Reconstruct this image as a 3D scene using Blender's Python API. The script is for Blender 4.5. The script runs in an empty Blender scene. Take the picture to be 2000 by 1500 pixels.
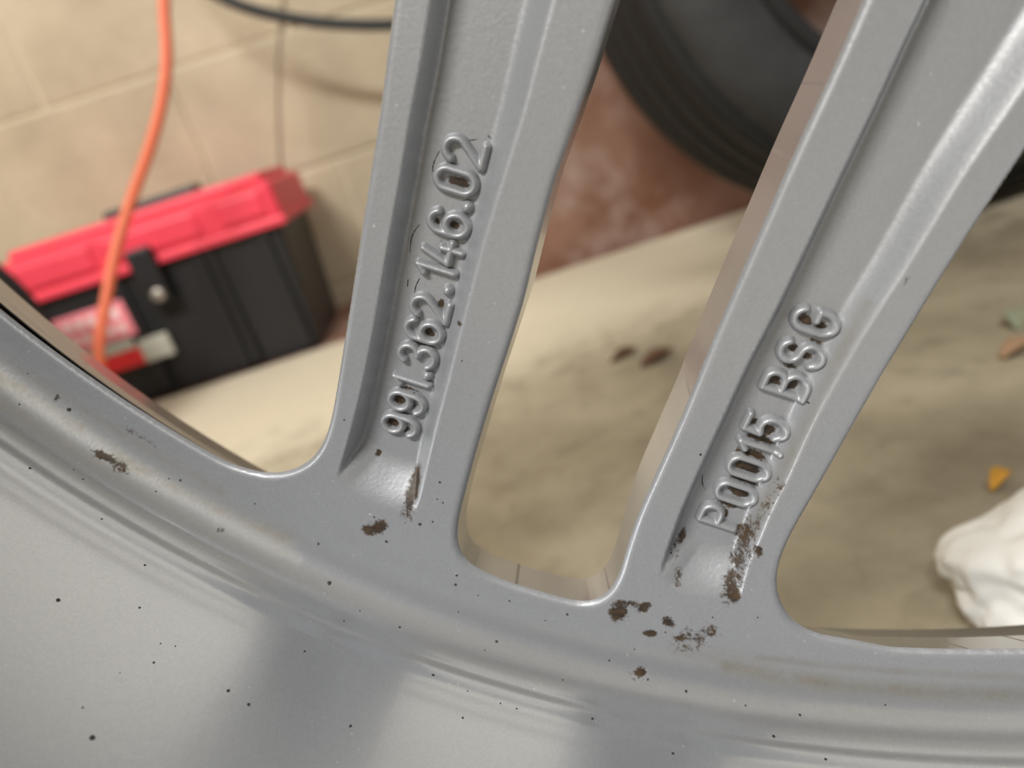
import bpy, bmesh, math, random
import numpy as np
from mathutils import Matrix, Vector
random.seed(5)
rng = np.random.default_rng(5)
SC = bpy.context.scene
COL = SC.collection
np.seterr(all='ignore')

# ------------------------------------------------------------------ camera frame
FPX = 1444.4
PHI, ROLL, TAU, NX = math.radians(20), math.radians(18), math.radians(22.5), -.15
R_SILL = .235                 # radius of the window sills (spokes meet the barrel)
R_TYRE = .345
UPC = np.array([-math.sin(ROLL)*math.cos(PHI), math.cos(ROLL)*math.cos(PHI), math.sin(PHI)])
FW = np.array([0, 0, -1.]); FW = FW-UPC*(FW@UPC); FW /= np.linalg.norm(FW)
RT = np.cross(FW, UPC)
MW = np.stack([RT, FW, UPC])                      # camera axes -> world axes
NC = np.array([NX, -math.sin(TAU), math.cos(TAU)]); NC /= np.linalg.norm(NC)
D0 = .1255/.225*R_SILL
EX = np.array([1., 0, 0]); EX = EX-NC*(EX@NC); EX /= np.linalg.norm(EX); EY = np.cross(NC, EX)
CENC = np.array([0, 0, -D0])+EX*.435*D0+EY*1.405*D0
NW = MW@NC; CW = MW@CENC
H = R_TYRE*math.sqrt(1-NW[2]**2)-CW[2]+.001       # camera height: the tyre of the wheel stands on the floor
CW = CW+np.array([0, 0, H])
WW = np.stack([MW@EX, MW@EY, NW], 1)              # wheel axes in world

cam = bpy.data.cameras.new('camera')
cam.sensor_width = 36; cam.lens = 26; cam.clip_start = .01; cam.clip_end = 50
cam.dof.use_dof = True; cam.dof.focus_distance = .135; cam.dof.aperture_fstop = 10.5
camo = bpy.data.objects.new('camera', cam); COL.objects.link(camo)
m4 = np.eye(4); m4[:3, :3] = MW; m4[2, 3] = H
camo.matrix_world = Matrix(m4.tolist())
SC.camera = camo

# ------------------------------------------------------------------ world, lights, exposure
w = bpy.data.worlds.new('world'); SC.world = w; w.use_nodes = True
w.node_tree.nodes['Background'].inputs[0].default_value = (.95, .97, 1, 1)
w.node_tree.nodes['Background'].inputs[1].default_value = .11
def area(name, loc, target, sx, sy, power, col):
    l = bpy.data.lights.new(name, 'AREA'); l.shape = 'RECTANGLE'; l.size = sx; l.size_y = sy
    l.energy = power; l.color = col
    o = bpy.data.objects.new(name, l); COL.objects.link(o)
    o.location = loc
    o.rotation_euler = (Vector(target)-Vector(loc)).to_track_quat('-Z', 'Y').to_euler()
    return o
area('ceiling_tube_light', (-1.0, -1.5, 2.42), (0, .5, 0), 1.2, .25, 104, (1, .98, .94))
area('ceiling_tube_light', (.9, -.6, 2.42), (.1, 1.0, 0), 1.2, .25, 26, (1, .98, .94))
SC.view_settings.view_transform = 'Standard'; SC.view_settings.look = 'None'
SC.view_settings.gamma = 1; SC.view_settings.exposure = 0; SC.view_settings.use_curve_mapping = False

# ------------------------------------------------------------------ small helpers
def tag(o, label=None, cat=None, group=None, kind=None):
    if label: o['label'] = label
    if cat: o['category'] = cat
    if group: o['group'] = group
    if kind: o['kind'] = kind
    return o
def link(name, me, mat=None, parent=None, smooth=True):
    o = bpy.data.objects.new(name, me); COL.objects.link(o)
    if mat and not me.materials: me.materials.append(mat)
    if smooth and len(me.polygons): me.polygons.foreach_set('use_smooth', [True]*len(me.polygons))
    if parent: o.parent = parent
    return o
def empty(name, loc=(0, 0, 0), rz=0):
    o = bpy.data.objects.new(name, None); COL.objects.link(o); o.location = loc; o.rotation_euler = (0, 0, rz)
    o.empty_display_size = .05
    return o
def mesh(name, v, f):
    me = bpy.data.meshes.new(name); me.from_pydata([tuple(p) for p in v], [], [tuple(int(i) for i in q) for q in f]); me.update()
    return me
def ray(px):
    px = np.atleast_2d(np.asarray(px, float))
    d = np.stack([(px[:, 0]-1000)/FPX, -(px[:, 1]-750)/FPX, -np.ones(len(px))], 1)
    return d@MW.T
def at_y(px, y):
    d = ray(px); return d*(y/d[:, 1])[:, None]+[0, 0, H]
def at_floor(px, z=0.):
    d = ray(px); return d*((z-H)/d[:, 2])[:, None]+[0, 0, H]

# ------------------------------------------------------------------ materials
def newmat(name):
    m = bpy.data.materials.new(name); m.use_nodes = True
    nt = m.node_tree; b = nt.nodes['Principled BSDF']
    return m, nt, b
def N(nt, t, **k):
    n = nt.nodes.new(t)
    for a, v in k.items():
        if a.startswith('i_'):
            n.inputs[a[2:].replace('_', ' ')].default_value = v
        else: setattr(n, a, v)
    return n
def L(nt, a, b): nt.links.new(a, b)
def ramp(nt, src, stops):
    r = N(nt, 'ShaderNodeValToRGB'); cr = r.color_ramp
    while len(cr.elements) < len(stops): cr.elements.new(.5)
    for e, (p, c) in zip(cr.elements, stops):
        e.position = p; e.color = (*c, 1) if len(c) == 3 else c
    L(nt, src, r.inputs[0]); return r
def coords(nt, scale=1.0, kind='Object'):
    tc = N(nt, 'ShaderNodeTexCoord'); mp = N(nt, 'ShaderNodeMapping'); L(nt, tc.outputs[kind], mp.inputs[0])
    mp.inputs['Scale'].default_value = (scale,)*3 if not isinstance(scale, tuple) else scale
    return mp.outputs[0]
def noise(nt, vec, scale, detail=4, rough=.55):
    n = N(nt, 'ShaderNodeTexNoise'); n.inputs['Scale'].default_value = scale; n.inputs['Detail'].default_value = detail
    n.inputs['Roughness'].default_value = rough; L(nt, vec, n.inputs['Vector']); return n
def math_n(nt, op, a, b=None, c=None):
    n = N(nt, 'ShaderNodeMath', operation=op)
    for i, x in enumerate((a, b, c)):
        if x is None: continue
        if isinstance(x, (int, float)): n.inputs[i].default_value = x
        else: L(nt, x, n.inputs[i])
    return n.outputs[0]
def mixc(nt, fac, a, b):
    n = N(nt, 'ShaderNodeMix', data_type='RGBA')
    if isinstance(fac, (int, float)): n.inputs[0].default_value = fac
    else: L(nt, fac, n.inputs[0])
    for i, x in ((6, a), (7, b)):
        if isinstance(x, tuple): n.inputs[i].default_value = (*x, 1)
        else: L(nt, x, n.inputs[i])
    return n.outputs[2]

def silver_paint():
    m, nt, b = newmat('silver_wheel_paint')
    v = coords(nt)
    at = N(nt, 'ShaderNodeAttribute', attribute_name='dirt')
    film = N(nt, 'ShaderNodeAttribute', attribute_name='film')
    # metallic flakes
    vo = N(nt, 'ShaderNodeTexVoronoi'); vo.inputs['Scale'].default_value = 2600; L(nt, v, vo.inputs['Vector'])
    flake = ramp(nt, vo.outputs['Color'], [(.0, (.475, .49, .52)), (.96, (.525, .54, .57)), (1, (1, 1, 1))])
    cloud = noise(nt, v, 22, 3)
    base = mixc(nt, math_n(nt, 'MULTIPLY', cloud.outputs[0], .25), flake.outputs[0], (.445, .46, .485))
    gl = N(nt, 'ShaderNodeAttribute', attribute_name='turned').outputs['Fac']
    cast = N(nt, 'ShaderNodeMix', data_type='RGBA', blend_type='MULTIPLY'); cast.inputs[0].default_value = 1
    L(nt, base, cast.inputs[6]); tone = mixc(nt, gl, (.63, .63, .63), (.97, .97, .97)); L(nt, tone, cast.inputs[7]); base = cast.outputs[2]
    fn = noise(nt, v, 160, 6, .7)
    ff = math_n(nt, 'MULTIPLY', film.outputs['Fac'], math_n(nt, 'MULTIPLY_ADD', fn.outputs[0], 1.5, .0))
    base = mixc(nt, math_n(nt, 'MINIMUM', ff, .8), base, (.20, .175, .125))
    # brake-dust grime
    dn = noise(nt, v, 1500, 5, .75)
    dn2 = noise(nt, v, 420, 5, .7)
    e = math_n(nt, 'ADD', math_n(nt, 'MULTIPLY', math_n(nt, 'SUBTRACT', dn.outputs[0], .5), 1.9), math_n(nt, 'MULTIPLY', math_n(nt, 'SUBTRACT', dn2.outputs[0], .5), 2.2))
    dd = math_n(nt, 'SUBTRACT', math_n(nt, 'ADD', math_n(nt, 'MULTIPLY', at.outputs['Fac'], 1.25), e), .46)
    gate = math_n(nt, 'MULTIPLY', dd, math_n(nt, 'MINIMUM', math_n(nt, 'MULTIPLY', at.outputs['Fac'], 5.0), 1.0))
    dm = N(nt, 'ShaderNodeMapRange', interpolation_type='SMOOTHSTEP'); dm.inputs[1].default_value = -.12; dm.inputs[2].default_value = .42
    L(nt, gate, dm.inputs[0])
    gz = math_n(nt, 'MULTIPLY', dm.outputs[0], math_n(nt, 'MINIMUM', math_n(nt, 'MULTIPLY', at.outputs['Fac'], 4.0), 1.0))
    class _D: outputs = [gz]
    dm = _D
    dcol = ramp(nt, dn2.outputs[0], [(.38, (.010, .0065, .004)), (.64, (.060, .036, .018))])
    col = mixc(nt, dm.outputs[0], base, dcol.outputs[0])
    L(nt, col, b.inputs['Base Color'])
    L(nt, math_n(nt, 'MULTIPLY', math_n(nt, 'SUBTRACT', 1.0, dm.outputs[0]), math_n(nt, 'MULTIPLY_ADD', gl, .38, .42)), b.inputs['Metallic'])
    rg = math_n(nt, 'ADD', math_n(nt, 'MULTIPLY_ADD', gl, -.20, .48), math_n(nt, 'MULTIPLY', ff, .25))
    L(nt, rg, b.inputs['Roughness'])
    cw = math_n(nt, 'MULTIPLY', math_n(nt, 'SUBTRACT', 1.0, dm.outputs[0]), math_n(nt, 'SUBTRACT', math_n(nt, 'MULTIPLY_ADD', gl, .4, .5), math_n(nt, 'MULTIPLY', ff, .5)))
    L(nt, cw, b.inputs['Coat Weight'])
    L(nt, math_n(nt, 'MULTIPLY_ADD', gl, -.11, .18), b.inputs['Coat Roughness'])
    # fine orange peel
    bp = N(nt, 'ShaderNodeBump'); L(nt, math_n(nt, 'MULTIPLY_ADD', gl, -.16, .22), bp.inputs['Strength']); bp.inputs['Distance'].default_value = .0003
    n1 = noise(nt, v, 1300, 3, .6); L(nt, n1.outputs[0], bp.inputs['Height']); L(nt, bp.outputs[0], b.inputs['Normal'])
    bp2 = N(nt, 'ShaderNodeBump'); bp2.inputs['Strength'].default_value = .05; bp2.inputs['Distance'].default_value = .0006
    n2 = noise(nt, v, 240, 2, .5); L(nt, n2.outputs[0], bp2.inputs['Height']); L(nt, bp2.outputs[0], b.inputs['Coat Normal'])
    return m
M_SILVER = silver_paint()

def simple(name, col, rough=.6, metal=0., coat=0., var=.0, scale=20., bump=0., bscale=80.):
    m, nt, b = newmat(name)
    v = coords(nt)
    if var > 0:
        n = noise(nt, v, scale, 5)
        lo = tuple(c*(1-var) for c in col); hi = tuple(min(1, c*(1+var)) for c in col)
        r = ramp(nt, n.outputs[0], [(.3, lo), (.7, hi)]); L(nt, r.outputs[0], b.inputs['Base Color'])
    else: b.inputs['Base Color'].default_value = (*col, 1)
    b.inputs['Roughness'].default_value = rough; b.inputs['Metallic'].default_value = metal; b.inputs['Coat Weight'].default_value = coat
    if bump:
        bp = N(nt, 'ShaderNodeBump'); bp.inputs['Strength'].default_value = bump; bp.inputs['Distance'].default_value = .002
        n = noise(nt, v, bscale, 4); L(nt, n.outputs[0], bp.inputs['Height']); L(nt, bp.outputs[0], b.inputs['Normal'])
    return m
def floor_mat():
    m, nt, b = newmat('stained_cream_concrete')
    v = coords(nt)
    n1 = noise(nt, v, 5.5, 6, .62); n2 = noise(nt, v, 26, 6, .65); n3 = noise(nt, v, 120, 3)
    c = ramp(nt, n1.outputs[0], [(.36, (.24, .205, .145)), (.50, (.38, .335, .245)), (.66, (.50, .45, .34))])
    s = ramp(nt, n2.outputs[0], [(.34, (1, 1, 1)), (.47, (0, 0, 0))])
    col = mixc(nt, math_n(nt, 'MULTIPLY', s.outputs[0], .5), c.outputs[0], (.21, .17, .12))
    # lit strip along the wall beyond the wheel's shadow, painted as lighter concrete
    sx = N(nt, 'ShaderNodeSeparateXYZ'); L(nt, v, sx.inputs[0])
    yy = math_n(nt, 'ADD', sx.outputs[1], math_n(nt, 'MULTIPLY', math_n(nt, 'SUBTRACT', n2.outputs[0], .5), .25))
    band = N(nt, 'ShaderNodeMapRange', interpolation_type='SMOOTHSTEP'); band.inputs[1].default_value = .60; band.inputs[2].default_value = .74
    L(nt, yy, band.inputs[0])
    col = mixc(nt, math_n(nt, 'MULTIPLY', band.outputs[0], .9), col, (.63, .57, .445))
    col = mixc(nt, math_n(nt, 'MULTIPLY', n3.outputs[0], .25), col, (.40, .36, .28))
    L(nt, col, b.inputs['Base Color']); b.inputs['Roughness'].default_value = .7
    bp = N(nt, 'ShaderNodeBump'); bp.inputs['Strength'].default_value = .3; bp.inputs['Distance'].default_value = .002
    L(nt, n3.outputs[0], bp.inputs['Height']); L(nt, bp.outputs[0], b.inputs['Normal'])
    return m
def brown_mat():
    m, nt, b = newmat('scuffed_red_brown_paint')
    v = coords(nt)
    n1 = noise(nt, v, 7, 5, .6); n2 = noise(nt, v, 8.5, 6, .7)
    c = ramp(nt, n1.outputs[0], [(.35, (.15, .062, .034)), (.6, (.235, .125, .088))])
    s = ramp(nt, n2.outputs[0], [(.48, (0, 0, 0)), (.66, (1, 1, 1))])
    col = mixc(nt, math_n(nt, 'MULTIPLY', s.outputs[0], .55), c.outputs[0], (.45, .36, .32))
    L(nt, col, b.inputs['Base Color']); b.inputs['Roughness'].default_value = .55
    return m
def wall_mat():
    m, nt, b = newmat('beige_block_paint')
    v = coords(nt, kind='Generated')
    oi = N(nt, 'ShaderNodeObjectInfo')
    tc = N(nt, 'ShaderNodeTexCoord'); geo = N(nt, 'ShaderNodeNewGeometry')
    n1 = noise(nt, geo.outputs['Position'], 6, 5, .6); n2 = noise(nt, geo.outputs['Position'], 90, 4)
    c = ramp(nt, n1.outputs[0], [(.35, (.385, .325, .225)), (.65, (.52, .445, .32))])
    col = mixc(nt, math_n(nt, 'MULTIPLY', oi.outputs['Random'], .25), c.outputs[0], (.44, .39, .30))
    L(nt, col, b.inputs['Base Color']); b.inputs['Roughness'].default_value = .5
    bp = N(nt, 'ShaderNodeBump'); bp.inputs['Strength'].default_value = .35; bp.inputs['Distance'].default_value = .003
    L(nt, n2.outputs[0], bp.inputs['Height']); L(nt, bp.outputs[0], b.inputs['Normal'])
    return m
M_FLOOR = floor_mat(); M_BROWN = brown_mat(); M_WALL = wall_mat()
M_MORTAR = simple('pale_mortar_paint', (.57, .50, .37), .7, var=.1, scale=9)
M_CEIL = simple('white_ceiling_paint', (.75, .74, .70), .8)
M_TYRE = simple('black_tyre_rubber', (.022, .022, .023), .62, var=.25, scale=30, bump=.2)
M_TREAD = simple('dull_tread_rubber', (.006, .006, .006), .8, var=.3, scale=60)
M_BLACK = simple('black_plastic', (.012, .012, .014), .45, var=.1, bump=.1, bscale=400)
M_RED = simple('red_plastic', (.80, .055, .095), .42, var=.06, bump=.05, bscale=300)
M_ORANGE = simple('orange_cord_jacket', (.72, .155, .07), .45)
M_HOSE = simple('black_hose_rubber', (.02, .024, .024), .5)
M_STEEL = simple('dull_steel', (.45, .42, .38), .4, .8)
M_LINE = simple('tan_line', (.40, .35, .26), .6)
M_WHITE = simple('white_tissue', (.82, .82, .80), .8, bump=.2, bscale=120)
M_PINK = simple('pink_sticker', (.85, .25, .30), .4)
M_PALE = simple('pale_sticker_print', (.90, .66, .66), .4)
M_REDST = simple('red_sticker', (.80, .035, .04), .4)
M_GREYST = simple('pale_grey_sticker', (.50, .50, .44), .5)
M_LEAFY = simple('yellow_leaf', (.62, .32, .03), .6, var=.2)
M_LEAFB = simple('brown_leaf', (.15, .075, .04), .7, var=.3)
M_LEAFG = simple('pale_green_leaf', (.38, .42, .30), .6, var=.2)
M_LEAFP = simple('tan_leaf', (.48, .30, .18), .6, var=.2)
M_SPECK = simple('dark_grime', (.022, .017, .013), .65, var=.4, scale=500)

# ------------------------------------------------------------------ the setting
def box(name, lo, hi, mat, parent=None, bevel=0., kind=None):
    bm = bmesh.new(); bmesh.ops.create_cube(bm, size=1)
    for v in bm.verts:
        for i in range(3): v.co[i] = lo[i]+(v.co[i]+.5)*(hi[i]-lo[i])
    if bevel: bmesh.ops.bevel(bm, geom=bm.edges[:], offset=bevel, segments=2, affect='EDGES', profile=.6)
    me = bpy.data.meshes.new(name); bm.to_mesh(me); bm.free()
    o = link(name, me, mat, parent, smooth=False)
    if kind: o['kind'] = kind
    return o
YW, YL, YP = 1.30, 1.02, 1.04     # block wall, floor ledge edge, brown wall
tag(box('floor', (-3, -3, -.12), (3, YL, 0), M_FLOOR, bevel=.006), 'cream concrete floor with dark stains', kind='structure')
tag(box('floor_ledge', (-3, YL, -.12), (3, YW+.3, -.004), M_BROWN), 'red brown painted floor strip at the wall foot', kind='structure')
wall = box('wall_back', (-2.6, YW+.003, -.01), (.5, YW+.2, 2.5), M_MORTAR); tag(wall, 'beige painted concrete block wall', kind='structure')
bm = bmesh.new(); bmesh.ops.create_cube(bm, size=1)
for v in bm.verts: v.co = (v.co.x*.396, v.co.y*.05, v.co.z*.196)
bmesh.ops.bevel(bm, geom=bm.edges[:], offset=.004, segments=2, affect='EDGES', profile=.5)
blk = bpy.data.meshes.new('block'); bm.to_mesh(blk); bm.free(); blk.materials.append(M_WALL)
for r in range(7):
    z0 = .03+.2*r
    for k in range(6):
        xc = (.24 if r % 2 else .04)-.4*k
        o = link('block', blk, None, wall, smooth=False)
        o.location = (xc, YW+.025+rng.uniform(-.001, .001), z0+.1)
for k in range(6):
    o = link('block', blk, None, wall, smooth=False); o.location = (-.36-.4*k, YW+.025, .03-.1+.003); o.scale = (1, 1, .98)
wr = box('wall_right', (.045, YP, -.01), (2.6, YW-.006, .66), M_BROWN); tag(wr, 'red brown painted wall foot with pale scuffs', kind='structure')
wu = box('wall_upper', (.045, YP, .66), (2.6, YW-.006, 2.5), M_CEIL); tag(wu, 'unseen upper wall, made white for the barrel reflections', kind='structure')  # unseen upper wall, added in white to neutralise the barrel's reflections

wl = box('wall_left', (-1.85, -3, -.01), (-1.7, YW, 2.5), M_MORTAR); tag(wl, 'unseen beige side wall added to brighten the left', kind='structure')  # unseen wall, added so the wheel gets more light from the left
cl = box('ceiling', (-1.85, -3, 2.5), (2.6, YW+.2, 2.6), M_CEIL); tag(cl, 'white ceiling', kind='structure')
# ------------------------------------------------------------------ the alloy wheel: surface of revolution, unrolled
R1, RF, BETA = .2388, .0105, math.radians(3)
S_C = R1+RF*math.pi/2
Z_BACK = .172
def prof(s):
    a = np.clip((s-R1)/RF, 0, math.pi/2)
    r = np.minimum(s, R1)+RF*np.sin(a)
    z = RF*(1-np.cos(a))
    e = np.maximum(s-S_C, 0)
    r = r+e*math.sin(BETA); z = z+e*math.cos(BETA)
    ph = np.where(s > S_C, math.pi/2-BETA*np.clip(e/.004, 0, 1), a)
    return r, z, -np.sin(ph), np.cos(ph)
def unroll(px, zf=0.):
    """photo pixel -> unrolled wheel coordinates (X, Y)"""
    px = np.atleast_2d(np.asarray(px, float))
    o = (np.array([0, 0, 0])-CENC); Wc = np.stack([EX, EY, NC], 1)
    o = o@Wc
    d = np.stack([(px[:, 0]-1000)/FPX, -(px[:, 1]-750)/FPX, -np.ones(len(px))], 1)@Wc
    tp = (zf-o[2])/d[:, 2]
    lo = np.zeros(len(px)); hi = np.where(tp > 0, tp, 1.0)
    def inside(t):
        P = o+d*t[:, None]; r = np.hypot(P[:, 0], P[:, 1]); z = P[:, 2]
        rp = np.where(z < RF, R1+np.sqrt(np.maximum(RF**2-(RF-np.clip(z, 0, RF))**2, 0)), R1+RF+(z-RF)*math.tan(BETA))
        return (z > zf) & (r < rp)
    for _ in range(48):
        mid = (lo+hi)/2; ins = inside(mid); lo = np.where(ins, mid, lo); hi = np.where(ins, hi, mid)
    P = o+d*lo[:, None]; r = np.hypot(P[:, 0], P[:, 1]); z = P[:, 2]
    s = np.where(z < 1e-6+max(zf, 0), r, np.where(z < RF, R1+RF*np.arccos(np.clip(1-z/RF, -1, 1)), S_C+(z-RF)/math.cos(BETA)))
    s = np.where(r < R1, r, s)
    return P[:, :2]/r[:, None]*s[:, None]
def rot2(P, a):
    c, s = math.cos(a), math.sin(a); return np.asarray(P)@np.array([[c, s], [-s, c]])
def chaikin(P, n=2):
    P = np.asarray(P, float)
    for _ in range(n):
        Q = np.empty((2*len(P)-2, 2)); Q[0::2] = .75*P[:-1]+.25*P[1:]; Q[1::2] = .25*P[:-1]+.75*P[1:]
        P = np.vstack([P[:1], Q, P[-1:]])
    return P
def simplify(P, tol):
    keep = np.zeros(len(P), bool); keep[0] = keep[-1] = True; stack = [(0, len(P)-1)]
    while stack:
        a, b = stack.pop()
        if b-a < 2: continue
        ab = P[b]-P[a]; L2 = np.linalg.norm(ab)+1e-15; v = P[a+1:b]-P[a]
        d = np.abs(ab[0]*v[:, 1]-ab[1]*v[:, 0])/L2; k = int(d.argmax())
        if d[k] > tol: keep[a+1+k] = True; stack += [(a, a+1+k), (a+1+k, b)]
    return P[keep]
def smooth_line(P, sig=.0020):
    P = np.asarray(P, float); st = .0004
    L_ = np.concatenate([[0], np.cumsum(np.linalg.norm(np.diff(P, axis=0), axis=1))]); n = int(L_[-1]/st)+2
    u = np.linspace(0, L_[-1], n); Q = np.stack([np.interp(u, L_, P[:, 0]), np.interp(u, L_, P[:, 1])], 1)
    k = int(3*sig/st); g = np.exp(-.5*(np.arange(-k, k+1)*st/sig)**2); g /= g.sum()
    pad = np.vstack([2*Q[:1]-Q[k:0:-1], Q, 2*Q[-1:]-Q[-2:-k-2:-1]])
    R = np.stack([np.convolve(pad[:, i], g, 'valid') for i in (0, 1)], 1)
    R[0], R[-1] = Q[0], Q[-1]
    return simplify(R, 1.2e-5)
def extend(P, length, end=0, back=3):
    P = np.asarray(P)
    if end == 0: d = P[0]-P[back]; return np.vstack([P[0]+d/np.linalg.norm(d)*length, P])
    d = P[-1]-P[-1-back]; return np.vstack([P, P[-1]+d/np.linalg.norm(d)*length])
def seg_dist(Q, P):
    best = np.full(len(Q), 1e9)
    for a, b in zip(P[:-1], P[1:]):
        ab = b-a; L2 = ab@ab
        if L2 < 1e-18: continue
        t = np.clip(((Q-a)@ab)/L2, 0, 1); dx = Q-a-t[:, None]*ab
        np.minimum(best, np.einsum('ij,ij->i', dx, dx), out=best)
    return np.sqrt(best)
def in_poly(Q, P):
    c = np.zeros(len(Q), bool); x, y = Q[:, 0], Q[:, 1]
    for (x1, y1), (x2, y2) in zip(P, np.roll(P, -1, 0)):
        k = (y1 > y) != (y2 > y)
        c ^= k & (x < (x2-x1)*(y-y1)/(y2-y1+1e-30)+x1)
    return c
def sd_poly(Q, P):
    d = seg_dist(Q, np.vstack([P, P[:1]])); return np.where(in_poly(Q, P), -d, d)

# outlines read from the photograph (pixels), put on the wheel's own surface
S1R = unroll([(1200, 0), (1160, 132), (1120, 248), (1080, 360), (1048, 480), (1022, 590), (992, 684), (960, 780), (932, 872), (908, 960), (895, 1012), (890, 1050), (897, 1085), (915, 1107), (950, 1126)])
MB = unroll([(1000, 1145), (1060, 1163), (1110, 1177), (1145, 1182), (1172, 1175), (1195, 1155), (1210, 1125)])
S2L = unroll([(1224, 1075), (1244, 1015), (1260, 978), (1296, 898), (1332, 818), (1364, 740), (1396, 660), (1428, 586), (1460, 512), (1496, 432), (1532, 348), (1568, 268), (1604, 192), (1644, 104), (1689, 0)])
S1L = unroll([(768, 0), (760, 52), (748, 152), (735, 248), (716, 368), (696, 500), (682, 592), (669, 672), (657, 748), (646, 815), (634, 858), (615, 893), (585, 916), (552, 927), (520, 930), (485, 922)])
S2R = unroll([(2000, 304), (1960, 364), (1916, 428), (1866, 508), (1820, 580), (1772, 660), (1724, 738), (1680, 815), (1636, 892), (1588, 976), (1550, 1040), (1525, 1095), (1517, 1135), (1521, 1172), (1537, 1205), (1565, 1231), (1605, 1247), (1660, 1254)])
def polar(P): return np.hypot(P[:, 0], P[:, 1]), np.arctan2(P[:, 0], -P[:, 1])     # angle 0 = down, + to the right
def frompolar(r, t): return np.stack([r*np.sin(t), -r*np.cos(t)], 1)
P72 = math.radians(72)
S2Rm = rot2(S2R, -P72)                       # the right edge of the neighbouring pair, at the far left of the big window
_, ta = polar(S1L[-1:]); _, tb = polar(S2Rm[-1:])
sill = frompolar(np.full(22, R_SILL), np.linspace(ta[0]-.02, tb[0]+.03, 22))
big = smooth_line(np.vstack([extend(S1L, .052, 0), sill, extend(S2Rm, .055, 0)[::-1]]))
mid = smooth_line(np.vstack([extend(S1R, .048, 0), MB, extend(S2L, .052, 1)]), .0016)
WINDOWS = [mid, big, rot2(big, P72)]
_, TC_ = polar(np.array([(S1L[4]+S1R[4]+S2L[8]+S2R[8])/4])); 
_, tl = polar(S1L[9:10]); _, trr = polar(S2R[9:10])
TCEN = float((tl[0]+trr[0])/2)

# recesses in the backs of the two spokes
R1L = smooth_line(extend(unroll([(842, 0), (824, 120), (802, 230), (781, 360), (760, 472), (740, 592), (731, 645), (708, 760), (686, 848), (668, 908), (659, 940)]), .07, 0))
R1B = chaikin(unroll([(659, 940), (676, 962), (732, 989), (776, 1001), (806, 1005)]))
R1R = smooth_line(extend(unroll([(806, 1005), (817, 984), (836, 900), (856, 820), (876, 748), (896, 668), (916, 592), (932, 528), (950, 462), (972, 390), (998, 306), (1024, 226), (1044, 148), (1064, 72), (1084, 0)]), .07, 1))
R2L = smooth_line(extend(unroll([(1806, 0), (1760, 96), (1713, 200), (1668, 292), (1624, 384), (1580, 476), (1520, 602), (1460, 716), (1408, 830), (1364, 924), (1328, 1006), (1298, 1092), (1289, 1130)]), .07, 0))
R2B = chaikin(unroll([(1289, 1130), (1300, 1150), (1325, 1161), (1375, 1172), (1446, 1173)]))
R2R = smooth_line(extend(unroll([(1446, 1173), (1455, 1125), (1470, 1085), (1485, 1058), (1502, 1012), (1540, 940), (1572, 868), (1604, 804), (1640, 740), (1678, 674), (1722, 604), (1762, 545), (1800, 484), (1848, 404), (1900, 322), (1952, 248), (2000, 180)]), .07, 1))
DEP = .0044
REC = [(R1L, R1B, R1R, DEP), (R2L, R2B, R2R, DEP)]
RPOLY = [np.vstack(r_[:3]) for r_ in REC]
def zfloor(px):
    q = unroll([px]); return -.0038 if any(in_poly(q, P)[0] for P in RPOLY) else 0.
def sstep(x): x = np.clip(x, 0, 1); return x*x*(3-2*x)
def relief(Q, dsol=None):
    """height of the wheel's back face over the plain surface of revolution"""
    h = np.zeros(len(Q)); s = np.hypot(Q[:, 0], Q[:, 1])
    for Lp, Bp, Rp, dep in REC:
        poly = np.vstack([Lp, Bp, Rp])
        k = np.where(in_poly(Q, poly))[0]
        if not len(k): continue
        q = Q[k]; sk = s[k]
        dl, db, dr = seg_dist(q, Lp), seg_dist(q, Bp), seg_dist(q, Rp)
        up = np.clip((.22-sk)/.09, 0, 1)
        wr_ = .0028+.0026*up
        def soft(a, b_):
            kk = .12; hh = np.clip(.5+.5*(b_-a)/kk, 0, 1); return b_*(1-hh)+a*hh-kk*hh*(1-hh)
        v = np.minimum(np.minimum(np.clip(dl/.0014, 0, 1)**.9, sstep(dr/wr_)**.8), sstep(db/.010))
        h[k] -= dep*v
    if dsol is not None:
        rr = .0013
        t = np.clip(1-dsol/rr, 0, 1); h -= rr*.8*(1-np.sqrt(np.maximum(1-t*t, 0)))
    e = s-S_C
    h += ridge(s)
    return h
def ridge(s):
    e = s-S_C
    def st(c, w_): return .5+.5*np.tanh((e-c)/w_)
    return -.00040*st(.0006, .0006)+.00012*np.exp(-((e-.0046)/.0014)**2)-.00016*st(.0085, .0012)
def solid_sd(Q):
    d = np.full(len(Q), -.01)
    for W_ in WINDOWS:
        k = np.where(((Q > W_.min(0)-.008) & (Q < W_.max(0)+.008)).all(1))[0]
        if len(k): d[k] = np.maximum(d[k], -sd_poly(Q[k], W_))
    return d
def place(Q, h):
    s = np.hypot(Q[:, 0], Q[:, 1]); c = Q/np.maximum(s, 1e-9)[:, None]
    r, z, nr, nz = prof(s)
    rr = r+h*nr; zz = z+h*nz
    return np.stack([c[:, 0]*rr, c[:, 1]*rr, zz], 1)

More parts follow.
